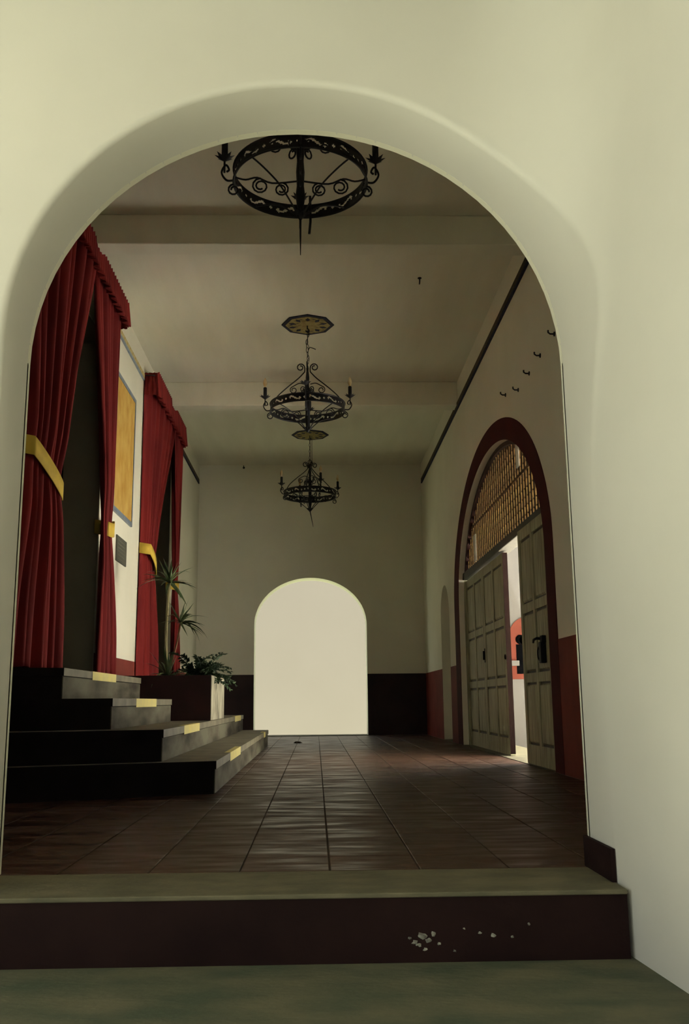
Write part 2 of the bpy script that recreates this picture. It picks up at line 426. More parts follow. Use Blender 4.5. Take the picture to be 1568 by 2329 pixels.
tag(st, 'long dark maroon entrance step with a grey-green cement tread under the near arch', 'step')

# ---- courts outside (right and back)
struct(box('ground_court_right', (XO, -8, -.5), (16, 15, -.28), 'court_ground'))
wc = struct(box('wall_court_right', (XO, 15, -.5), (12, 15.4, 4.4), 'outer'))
box('baseboard', (XO, 14.985, -.28), (12, 15, -.186), 'pink', wc)
struct(box('added_bounce_wall', (5.8, -4, -.5), (6.1, 15, 6.5), 'bounce_white'))  # unseen wall added to bounce sunlight through the door gap
struct(box('ground_court_back', (-9, YB+.4, -.5), (12, 23, -.28), 'earth'))
struct(box('wall_court_back', (-9, 22, -.5), (12, 22.4, 4.6), 'outer_back'))

# ================================================================== OBJECTS
# ---- staircase against the left wall: four treads climbing to the left
RZ = .193
stair = empty('staircase', (0, 0, 0))
def step(i, xr, yn, yn_left, yf):
    z0, z1 = RZ*i, RZ*(i+1)
    a = (xr, yn); b = (XL+.006, yn_left)
    V = [(a[0], a[1], z0), (a[0], yf, z0), (b[0], yf, z0), (b[0], b[1], z0), (a[0], a[1], z1), (a[0], yf, z1), (b[0], yf, z1), (b[0], b[1], z1)]
    F = [(0, 1, 5, 4), (1, 2, 6, 5), (2, 3, 7, 6), (3, 0, 4, 7), (4, 5, 6, 7), (0, 3, 2, 1)]
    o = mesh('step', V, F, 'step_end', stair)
    e = .012
    # worn riser toward the hall
    box('riser_face', (xr, yn+.006, z0+.002), (xr+.006, yf, z1-.05), 'stepworn', o)
    # tread slab with a little nosing
    T = [(xr+.014, yn-.01, z1-.045), (xr+.014, yf, z1-.045), (b[0], yf, z1-.045), (b[0], yn_left-.01, z1-.045)]
    T2 = [(x, y, z1+.004) for x, y, _ in T]
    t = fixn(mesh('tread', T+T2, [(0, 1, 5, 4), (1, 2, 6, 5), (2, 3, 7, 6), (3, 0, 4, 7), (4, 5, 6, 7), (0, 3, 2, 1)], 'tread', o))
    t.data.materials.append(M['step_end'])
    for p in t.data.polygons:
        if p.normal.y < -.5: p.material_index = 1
    return o
def mark(o, x, y0, y1, z1, d=.0):
    # painted yellow strip wrapping the nosing
    V = [(x+.0155, y0, z1-.056), (x+.0155, y1, z1-.056), (x+.0155, y1, z1+.0055), (x+.0155, y0, z1+.0055), (x-.03-d, y0, z1+.0055), (x-.03-d, y1, z1+.0055)]
    mesh('yellow_strip', V, [(0, 1, 2, 3), (3, 2, 5, 4)], 'yellow', o)
s1 = step(0, -.63, 6.13, 5.60, 12.75); mark(s1, -.63, 7.10, 8.05, RZ); mark(s1, -.63, 11.6, 12.0, RZ)
s2 = step(1, -.955, 6.10, 5.72, 12.75); mark(s2, -.955, 7.03, 7.95, 2*RZ); mark(s2, -.955, 11.4, 12.3, 2*RZ)
s3 = step(2, -1.30, 6.22, 6.02, 8.75); mark(s3, -1.30, 7.02, 7.90, 3*RZ)
s4 = step(3, -1.61, 6.20, 6.05, 8.92); mark(s4, -1.61, 6.98, 7.80, 4*RZ)
box('landing', (XL-.35, 6.26, 3*RZ), (XL+.02, 8.75, 4*RZ+.003), 'step_end', stair)
box('landing', (XL-.35, 10.83, 0.2), (XL+.02, 12.99, 4*RZ+.003), 'step_end', stair)
tag(stair, 'dark four-tread staircase with yellow edge strips climbing to the left doorways', 'stairs')

# ---- planter block at the far end of the stairs
pl = empty('planter', (0, 0, 0))
PX = -.965; py0, py1 = 8.96, 10.22; pz0, pz1 = 2*RZ+.006, .80
V = boxv((XL+.006, py0, pz0), (PX, py1, pz1))
body = mesh('body', V, [(0, 3, 2, 1), (0, 1, 5, 4), (1, 2, 6, 5), (2, 3, 7, 6), (3, 0, 4, 7)], 'planter', pl)
t = .08
mesh('rim', [(XL+.006, py0, pz1), (PX, py0, pz1), (PX, py1, pz1), (XL+.006, py1, pz1), (XL+.006, py0+t, pz1), (PX-t, py0+t, pz1), (PX-t, py1-t, pz1), (XL+.006, py1-t, pz1),
             (XL+.006, py0+t, pz1-.08), (PX-t, py0+t, pz1-.08), (PX-t, py1-t, pz1-.08), (XL+.006, py1-t, pz1-.08)],
     [(0, 1, 5, 4), (1, 2, 6, 5), (2, 3, 7, 6), (4, 5, 9, 8), (5, 6, 10, 9), (6, 7, 11, 10)], 'planter', pl)
box('whitewashed_side', (PX, py0+.002, pz0), (PX+.006, py1, pz1-.004), 'whitewash', pl)
box('soil', (XL+.02, py0+t, pz1-.12), (PX-t, py1-t, pz1-.05), 'soil', pl)
tag(pl, 'dark red masonry planter with a worn whitewashed side beside the stairs', 'planter')

# ---- plants
def blade_vf(L, wd, droop, n=6, fold=.25):
    V = []; F = []
    for i in range(n+1):
        t = i/n; x = L*t*(1-.25*droop*t); z = -droop*L*t*t*.75+.10*L*t
        ww = wd*math.sin(PI*min(1, .12+.88*t)**.8)*(1 if t < .999 else .05)
        V += [(x, -ww, z+ww*fold), (x, 0, z-ww*fold*.3), (x, ww, z+ww*fold)]
    for i in range(n):
        a = 3*i; b = a+3
        F += [(a, b, b+1, a+1), (a+1, b+1, b+2, a+2)]
    return V, F
blade_me = []
for (L, wd, dr) in ((.31, .015, .40), (.35, .017, .85), (.31, .016, 1.25), (.25, .013, .1)):
    v, g = blade_vf(L, wd, dr); me = bpy.data.meshes.new('leaf'); me.from_pydata(v, [], g); me.materials.append(M['leaf'])
    for p in me.polygons: p.use_smooth = True
    blade_me.append(me)
def crown(root, c, n, size, tilt=0., bias=None):
    for i in range(n):
        az = 2*PI*i/n*2.4+random.uniform(-.3, .3)
        if bias is not None and random.random() < .55: az = bias+random.uniform(-.9, .9)
        up = random.uniform(-.35, 1.1) if i > n*.3 else random.uniform(.7, 1.3)
        k = 3 if up > .9 else random.choice((0, 1, 1, 2))
        o = link('leaf', blade_me[k], None, root); o.location = c
        o.rotation_euler = Matrix.Rotation(az, 3, 'Z').to_4x4().to_euler() if False else (Matrix.Rotation(az, 3, 'Z') @ Matrix.Rotation(-up, 3, 'Y') @ Matrix.Rotation(random.uniform(-.5, .5), 3, 'X')).to_euler()
        s = size*random.uniform(.75, 1.15); o.scale = (s, s, s)
zs = pz1-.055
p1 = empty('tall_dracaena', (-1.47, 9.55, zs))
tube('stem', [(0, 0, 0), (.0, 0, .25), (-.006, .0, .55), (.004, .01, .84), (.012, .01, .98)], [.017, .015, .014, .013, .012], 'stem', p1, 7)
crown(p1, (.012, .01, .98), 34, 1.0)
tag(p1, 'tallest slender palm-like plant with a spiky leaf crown in the planter', 'plant')
p2 = empty('leaning_dracaena', (-1.42, 9.42, zs))
tube('stem', [(0, 0, 0), (.03, 0, .2), (.075, 0, .40), (.10, 0, .57)], [.011, .010, .009, .009], 'stem_red', p2, 7)
tube('stem', [(-.02, .05, 0), (-.045, .05, .35), (-.05, .05, .64), (.02, .04, .66), (.09, .02, .60)], [.007, .006, .006, .005, .005], 'stem', p2, 6)
crown(p2, (.10, 0, .57), 26, .95, bias=-.2)
tag(p2, 'shorter leaning palm-like plant with a reddish stem in front of the red curtain', 'plant')
p3 = empty('young_dracaena', (-1.40, 9.30, zs))
tube('stem', [(0, 0, 0), (-.01, 0, .06)], [.02, .018], 'stem', p3, 6)
crown(p3, (-.01, 0, .05), 22, 1.1)
tag(p3, 'low tuft of narrow upright leaves at the foot of the palm stems', 'plant')
# trailing ferny shrub over the right corner
def frond_vf(P, lw, n):
    V, F = tube_vf(P, .0035, 4)
    V = [tuple(v) for v in V]
    Q = []
    P = [Vector(p) for p in P]
    def at(t):
        q = t*(len(P)-1); i = min(int(q), len(P)-2); return P[i].lerp(P[i+1], q-i), (P[i+1]-P[i]).normalized()
    for k in range(n):
        t = .15+.85*k/(n-1); p, d = at(t); s = d.cross(Vector((0, 0, 1)))
        s = s.normalized() if s.length > 1e-3 else Vector((1, 0, 0))
        for sg in (-1, 1):
            ln = lw*(1.1-.5*t)*random.uniform(.75, 1.2); wd = ln*.26
            dr = (s*sg*.8+d*.55+Vector((0, 0, random.uniform(-.55, .35)))).normalized()
            nn = dr.cross(d); nn = nn.normalized() if nn.length > 1e-3 else Vector((0, 0, 1)); sd = nn.cross(dr).normalized()
            a = len(V); m_ = p+dr*ln*.5
            V += [tuple(p), tuple(m_+sd*wd+nn*wd*.3), tuple(p+dr*ln-nn*wd*.5), tuple(m_-sd*wd+nn*wd*.3), tuple(m_-nn*wd*.15)]
            F += [(a, a+1, a+4), (a+1, a+2, a+4), (a+2, a+3, a+4), (a+3, a, a+4)]
    return V, F
p4 = empty('trailing_shrub', (-1.14, 9.45, zs))
ends = [(.31, -.05, -.06), (.24, -.10, .27), (.30, .10, .10), (.15, -.18, .12), (.05, -.20, .18), (-.12, -.16, .16), (-.2, -.1, .10), (.20, -.22, .0), (.1, .15, .26), (.27, .02, .02), (-.06, -.26, .04), (.02, .05, .20), (.33, -.14, .02), (.18, .0, .18), (-.22, -.2, .28), (.30, -.02, .14), (.22, -.16, .16), (.10, -.24, .10), (.36, .0, -.02), (-.12, -.24, .10), (.0, -.12, .24)]
for e in ends:
    e = Vector(e); a = Vector((random.uniform(-.08, .08), random.uniform(-.06, .06), 0)); mid = a*.4+e*.55+Vector((0, 0, .11+.15*max(0, .15-e.z)))
    P = []
    for i in range(9):
        t = i/8; P.append(a*(1-t)**2+mid*2*t*(1-t)+e*t*t)
    v, g = frond_vf(P, .085, 12); mesh('frond', v, g, 'leaf_dark', p4)
tag(p4, 'dark bushy shrub trailing over the right corner of the planter', 'plant')

# ---- curtains on the left wall
def lerp(a, b, t): return a+(b-a)*t
def sst(t): t = max(0., min(1., t)); return t*t*(3-2*t)
def panel(name, top, tie, bot, zt, zb, ztie, xc, nf, amp, seed, label, hook_left=True):
    rnd = random.Random(seed); ph = [rnd.uniform(0, 6.28) for _ in range(6)]
    NU, NV = nf*10, 64
    V = []; F = []
    def edges(z):
        if z > ztie:
            t = sst((zt-z)/(zt-ztie))**.8; t = .35*((zt-z)/(zt-ztie))+.65*t
            return lerp(top[0], tie[0], t), lerp(top[1], tie[1], t)
        t = sst((ztie-z)/(ztie-zb)*1.25)*.7+.3*(ztie-z)/(ztie-zb)
        return lerp(tie[0], bot[0], t), lerp(tie[1], bot[1], t)
    for j in range(NV+1):
        z = lerp(zt, zb, j/NV)
        # slanted tie: left edge higher
        for i in range(NU+1):
            u = i/NU
            sl = .07*(1-2*u) if hook_left else -.07*(1-2*u)
            a, b = edges(z-sl*math.exp(-((z-ztie)/.35)**2))
            y = a+(b-a)*u+.012*math.sin(nf*2*PI*u*.5+ph[1]+z*.8)
            pinch = math.exp(-((z-ztie)/.22)**2)
            am = amp*(1-.5*pinch)
            x = xc+am*(math.sin(2*PI*nf*u+ph[0]+.5*math.sin(2.2*u*PI+z*.7+ph[2]))*.8+.3*math.sin(2*PI*nf*.37*u+ph[3]+z*.3))
            if hook_left: x = lerp(x, XL+.012, (1-u)**5)
            V.append((x, y, z+.012*math.sin(2*PI*nf*u*.5+ph[4])*(j == NV)))
    for j in range(NV):
        for i in range(NU):
            a = j*(NU+1)+i; F.append((a, a+1, a+NU+2, a+NU+1))
    o = mesh(name, V, F, 'velvet', None, True)
    md = o.modifiers.new('cloth', 'SOLIDIFY'); md.thickness = .004
    return tag(o, label, 'curtain', 'red curtains in the left doorways')
def tieband(o, y0, y1, z0, z1, hh, xc, dx=.062):
    """gold cloth band around the gathered curtain, hung from the wall"""
    V = []; F = []; n = 28; e = .006
    P = []
    for i in range(n+1):
        t = i/n; y = lerp(y0, y1, t); z = lerp(z0, z1, t)-.02*math.sin(PI*t)
        x = xc+dx*math.sin(PI*(.12+.76*t))**.6
        P.append((x, y, z))
    P = [(XL+.01, y0-.02, z0+.02)]+P+[(xc-.03, y1+.03, z1)]
    for (x, y, z) in P: V += [(x, y, z+hh/2), (x, y, z-hh/2)]
    for i in range(len(P)-1): F.append((2*i, 2*i+1, 2*i+3, 2*i+2))
    t = mesh('tieback', V, F, 'gold_tie', o, True)
    md = t.modifiers.new('cloth', 'SOLIDIFY'); md.thickness = .006
    t['label'] = 'gold cloth tieback'
XC = -1.895
ca = panel('curtain', (5.55, 7.72), (6.10, 6.93), (5.72, 7.16), 4.36, .79, 2.16, XC, 9, .062, 1, 'nearest red velvet curtain with a wide gold tieback at the left doorway')
tieband(ca, 6.20, 6.96, 2.24, 2.09, .13, XC)
cb = panel('curtain', (7.70, 8.90), (8.40, 8.76), (8.36, 9.16), 4.36, .80, 2.14, XC, 7, .034, 2, 'red velvet curtain hanging beside the white pillar and ochre mural', False)
tieband(cb, 8.56, 8.80, 2.10, 2.15, .13, XC, .05)
cc = panel('curtain', (10.72, 12.45), (10.76, 11.12), (10.74, 11.55), 4.30, .80, 2.16, XC, 9, .040, 3, 'broad red velvet curtain gathered by gold tieback behind the palm plants')
tieband(cc, 10.76, 11.16, 2.26, 2.06, .12, XC)
cdn = panel('curtain', (12.30, 13.13), (12.72, 13.05), (12.70, 13.40), 4.30, .80, 2.12, XC, 5, .034, 4, 'farthest narrow red velvet curtain beside the end of the hall', False)
tieband(cdn, 12.72, 13.07, 2.08, 2.12, .11, XC, .05)
def valance(y0, y1, z0, z1, hh, label, n):
    V = []; F = []; NU = n*8; NV = 10
    for j in range(NV+1):
        v = j/NV
        for i in range(NU+1):
            u = i/NU; y = lerp(y0, y1, u); zt = lerp(z0, z1, u)
            fl = math.sin(2*PI*n*u)
            hem = hh*(1+.06*math.sin(2*PI*n*u*.31+1)+.03*fl)
            z = zt-hem*v+(.016*max(0, math.sin(2*PI*n*u))*(1 if v < .05 else 0))
            x = XC+.055+(.016+.014*v)*fl+.012*v
            V.append((x, y, z))
    for j in range(NV):
        for i in range(NU):
            a = j*(NU+1)+i; F.append((a, a+1, a+NU+2, a+NU+1))
    # return to the wall at the far end
    o = mesh('curtain_valance', V, F, 'velvet', None, True)
    md = o.modifiers.new('cloth', 'SOLIDIFY'); md.thickness = .006
    for ye, ze in ((y0, z0), (y1, z1)):
        W = []; G = []
        for k in range(9):
            x = lerp(XC+.055, XL+.012, k/8); yy = ye+.012*math.sin(k*2.4)
            W += [(x, yy, ze), (x, yy, ze-hh)]
        for k in range(8): G.append((2*k, 2*k+1, 2*k+3, 2*k+2))
        r = mesh('return_flap', W, G, 'velvet', o, True); md = r.modifiers.new('cloth', 'SOLIDIFY'); md.thickness = .004
    return tag(o, label, 'valance', 'pleated red valances')
valance(5.5, 8.93, 4.37, 4.40, .235, 'long pleated red valance above the nearer left doorway', 44)
valance(10.73, 13.16, 4.35, 4.365, .27, 'pleated red valance above the farther left doorway', 32)
for (y0, y1, z, lb) in ((5.5, 8.92, 4.335, 'thin dark curtain rod behind the nearer red valance'), (10.70, 13.15, 4.31, 'thin dark curtain rod behind the farther red valance')):
    r = empty('curtain_rod', (XC+.02, y0, z))
    tube('rod', [(0, 0, 0), (0, y1-y0, 0)], .008, 'iron', r, 6)
    for q in (0, y1-y0): tube('bracket', [(0, q, 0), (XL-XC-.012, q, 0)], .006, 'iron', r, 6)
    tag(r, lb, 'rod')

# ---- mural, plaque, tiled borders
mu = empty('tile_mural', (XL, 9.73, 2.42))
box('picture', (0, -.47, .03), (.016, .47, 1.39), 'mural', mu)
for a, b in (((0, -.5, 0), (.022, .5, .045)), ((0, -.5, 1.385), (.022, .5, 1.43)), ((0, -.5, .045), (.022, -.465, 1.385)), ((0, .465, .045), (.022, .5, 1.385))):
    box('border', a, b, 'blue_tile', mu)
tag(mu, 'tall ochre tiled mural with a blue border on the white pillar', 'mural')
pq = empty('wall_plaque', (XL, 9.766, 1.955))
box('slab', (0, -.25, 0), (.014, .25, .262), 'slate', pq, .003)
for i in range(6): box('text_line', (.014, -.21+.0, .03+i*.037), (.0155, .21-.05*(i % 3 == 1), .040+i*.037), 'slate_line', pq)
tag(pq, 'small dark slate plaque below the ochre mural', 'plaque')
def trim(name, X, s, y0, y1, z0, h, mname, step=.15):
    root = struct(empty(name, (X, y0, z0)))
    n = int((y1-y0)/step); v = boxv((0, .002, 0), (.018*s, step-.002, h))
    me = bpy.data.meshes.new('tile'); me.from_pydata(v, [], BOXF); me.materials.append(M[mname])
    for i in range(n):
        o = link('tile', me, None, root); o.location = (0, i*step, 0)
    box('edge', (0, 0, -.022), (.020*s, n*step, 0), 'blue_tile' if mname == 'trim_y' else 'blue_dark', root)
    return root
trim('trim_1', XL, 1, 8.6, 10.72, 4.265, .055, 'trim_y'); trim('trim_2', XL, 1, 13.05, 16.19, 4.255, .055, 'trim_b')
trim('trim_3', XR, -1, 6.0, 16.19, 4.25, .062, 'trim_b')

# ---- portal doors
door = struct(empty('door_1', (1.95, PC, 0)))
def leaf(loc, wd, ht, rot, rails, stiles_m='wood', lock=None):
    """leaf local: y 0..wd along the leaf, x thickness .05, face toward -x"""
    o = box('leaf', (.012, .004, .006), (.04, wd-.004, ht), 'wood_dark', door)
    o.location = Vector(loc)-door.location; o.rotation_euler = (0, 0, rot)
    sw = .075; sts = [(0, sw), (wd/2-.035, wd/2+.035), (wd-sw, wd)]
    for a, b in sts: box('stile', (-.006, a, .006), (.046, b, ht), stiles_m, o, .004)
    zz = [(.006, .17)]+[(r-.04, r+.04) for r in rails]+[(ht-.10, ht)]
    for i in range(2):
        a, b = sts[i][1], sts[i+1][0]
        for z0, z1 in zz: box('rail', (-.004, a, z0), (.044, b, z1), stiles_m, o, .003)
        for k in range(len(zz)-1):
            z0, z1 = zz[k][1], zz[k+1][0]
            y0, y1 = a, b; g = .018; d = .05
            Vv = []
            for (yy0, yy1, za, zb_, x) in ((y0+g, y1-g, z0+g, z1-g, .012), (y0+g+.012, y1-g-.012, z0+g+.012, z1-g-.012, .0), (y0+g+d, y1-g-d, z0+g+d, z1-g-d, -.004)):
                Vv += [(x, yy0, za), (x, yy1, za), (x, yy1, zb_), (x, yy0, zb_)]
            Ff = []
            for q in range(2):
                for w_ in range(4): Ff.append((q*4+w_, q*4+(w_+1) % 4, q*4+4+(w_+1) % 4, q*4+4+w_))
            Ff.append((8, 9, 10, 11))
            fixn(mesh('panel', Vv, Ff, stiles_m, o))
    return o
RL = (.735, 1.34)
l1 = leaf((1.945, 11.02, 0), 1.24, 2.05, 0, RL)
l2 = leaf((1.945, 9.77, 0), 1.24, 2.05, 0, RL)
box('edge', (-.005, -.004, .02), (.046, .0, 2.05), 'wood_edge', l2)
tube('bolt', [(-.02, 1.235, 1.00), (-.02, 1.235, 1.10)], .012, 'black', l2, 8)
box('escutcheon', (-.012, 1.215, .97), (-.004, 1.255, 1.13), 'black', l2, .003)
ring = [( -.012, .035+.022*math.cos(a*PI/6), .98+.022*math.sin(a*PI/6)) for a in range(12)]
tube('ring_pull', ring, .005, 'wood_edge', l2, 6, True)
l3 = leaf((1.868, 7.58, 0), 1.02, 2.06, .008, RL)
# heavy lock and latch on the near leaf
box('lock_case', (-.05, .16, .84), (-.004, .235, 1.01), 'black', l3, .006)
box('latch_plate', (-.04, .15, 1.00), (-.004, .22, 1.06), 'black', l3, .005)
tube('handle', [(-.03, .21, 1.035), (-.06, .24, 1.04), (-.06, .35, 1.035), (-.055, .39, 1.015)], [.012, .011, .010, .008], 'black', l3, 8)
ring = [(-.035, .28+.05*math.cos(a*PI/8), .92+.055*math.sin(a*PI/8)) for a in range(16)]
tube('ring_pull', ring, .006, 'black', l3, 6, True)
box('header', (-.05, PC-PA-PC+.0, 2.065), (.09, PA, 2.15), 'wood_dark', door, .006)
box('post', (-.03, -PA+.001, 0), (.09, -PA+.06, 2.065), 'wood_dark', door)
box('post', (-.03, PA-.06, 0), (.09, PA-.001, 2.065), 'wood', door)

# ---- lattice transom over the doors
lat = struct(empty('window_1', (1.95, PC, 2.15)))
GAPS = {6: (2.72, 3.2), 9: (2.86, 3.2), 36: (2.15, 2.52)}
nfin = 41; sp = 2*PA/nfin
for i in range(1, nfin):
    y = PC-PA+sp*i; zt = min(fin(y-.03), fin(y+.03))-.035
    if zt < 2.2: continue
    o = box('slat', (.0, -.029, 0), (.075, .029, zt-2.15), 'lattice', lat)
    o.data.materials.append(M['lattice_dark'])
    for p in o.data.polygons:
        if p.normal.x < -.9: p.material_index = 1  # faces toward the hall: their missing light is put into a darker colour
    o.location = (0, y-PC, 0)
z = 2.235; k = 0
while z < 3.12:
    q = math.sqrt(max(0, 1-((z-PZ)/PB)**2))*PA-.06
    th = .016 if k == 5 else .007
    box('cross_bar', (.008 if k != 5 else -.006, -q, z-2.15-th), (.07, q, z-2.15+th), 'lattice_rail', lat)
    z += .082; k += 1
V = []; F = []; n = 60
for i in range(n+1):
    a = math.asin((2.15-PZ)/PB); a = a+(PI-2*a)*i/n
    for rr, x in ((0., -.03), (.045, -.03), (.045, .085), (0., .085)):
        V.append((x, (PA-rr)*math.cos(a), PZ-2.15+(PB-rr)*math.sin(a)))
for i in range(n):
    for q in range(4): F.append((4*i+q, 4*i+(q+1) % 4, 4*i+4+(q+1) % 4, 4*i+4+q))
fixn(mesh('frame', V, F, 'lattice_dark', lat))
for (y, z_, hw, hh) in ((11.42, 2.36, .085, .16), (8.83, 2.86, .055, .13)):
    box('white_board', (-.014, y-PC-hw, z_-2.15-hh), (-.002, y-PC+hw, z_-2.15+hh), 'white_board', lat)

# ---- window in the court wall seen through the open door
cw = empty('court_window', (3.33, 14.99, .863))
def arch_plate(name, x0, x1, z0, zs_, b, y0, y1, m, parent, n=20):
    P = [(x0, z0), (x1, z0)]
    c = (x0+x1)/2; a = (x1-x0)/2
    for i in range(n+1):
        t = PI*i/n; P.append((c+a*math.cos(t), zs_+b*math.sin(t)))
    k = len(P); V = [(x, y0, z_) for x, z_ in P]+[(x, y1, z_) for x, z_ in P]
    F = [tuple(range(k)), tuple(range(2*k-1, k-1, -1))]+[(i, (i+1) % k, k+(i+1) % k, k+i) for i in range(k)]
    return fixn(mesh(name, V, F, m, parent))
arch_plate('surround', -.30, .30, 0, .66, .305, -.012, .01, 'pink', cw)
box('opening', (-.20, -.016, .08), (.20, .0, .535), 'void', cw)
lob = [(-.13, .61), (0, .66), (.13, .61), (0, .58), (-.07, .60), (.07, .60)]
lh = multi('lobed_head', [lathe_vf([(.075, -.004), (.075, .004)], 14) for _ in lob], 'void', cw)
for i, (x, z_) in enumerate(lob):
    for q in range(28):
        v = lh.data.vertices[i*28+q].co; lh.data.vertices[i*28+q].co = (v.x+x, -.016+v.z, v.y+z_)
box('ledge', (-.305, -.05, .205), (-.165, -.010, .285), 'outer', cw, .004)
box('ledge', (.165, -.05, .205), (.305, -.010, .285), 'outer', cw, .004)
tag(cw, 'red-framed arched window with dark lobed opening on the sunlit wall outside', 'window')

# ---- chandeliers
RR = .40
def band_mesh():
    nm, nu, nv = 12, 26, 12; h = .085
    V = []; F = []; idx = {}
    def vid(i, j):
        i %= nm*nu
        if (i, j) not in idx:
            a = 2*PI*i/(nm*nu); idx[(i, j)] = len(V); V.append((RR*math.cos(a), RR*math.sin(a), h*(j/nv-.5)))
        return idx[(i, j)]
    S = [(.20, .50), (.17, .62), (.22, .72), (.30, .70), (.37, .58), (.47, .45), (.57, .33), (.67, .30), (.74, .40), (.69, .50)]
    def hole(u, v):
        best = 9
        for a, b in zip(S, S[1:]):
            for t in (0, .25, .5, .75):
                x = a[0]+(b[0]-a[0])*t; y = a[1]+(b[1]-a[1])*t
                best = min(best, math.hypot((u-x)*2.2, (v-y)))
        if best < .10: return True
        return math.hypot((u-.93)*2.2, v-.5) < .13
    for i in range(nm*nu):
        for j in range(nv):
            u = ((i % nu)+.5)/nu; v = (j+.5)/nv
            if .12 < v < .88 and hole(u, v): continue
            F.append((vid(i, j), vid(i+1, j), vid(i+1, j+1), vid(i, j+1)))
    return V, F
def spiral(c, r, a0, turns, plane='xz', n=18, sgn=1):
    out = []
    for i in range(n+1):
        t = i/n; a = a0+sgn*2*PI*turns*t; q = r*(1-.72*t); out.append((c[0]+q*math.cos(a), 0, c[1]+q*math.sin(a)))
    return out
def rotz(P, a): return [(x*math.cos(a)-y*math.sin(a), x*math.sin(a)+y*math.cos(a), z) for x, y, z in P]
def smooth_path(P, n=5):
    out = []
    for i in range(len(P)-1):
        p0, p1, p2, p3 = P[max(i-1, 0)], P[i], P[i+1], P[min(i+2, len(P)-1)]
        for k in range(n):
            t = k/n
            out.append(tuple(.5*(2*b+(c-a)*t+(2*a-5*b+4*c-d)*t*t+(3*b-a-3*c+d)*t**3) for a, b, c, d in zip(p0, p1, p2, p3)))
    out.append(P[-1]); return out
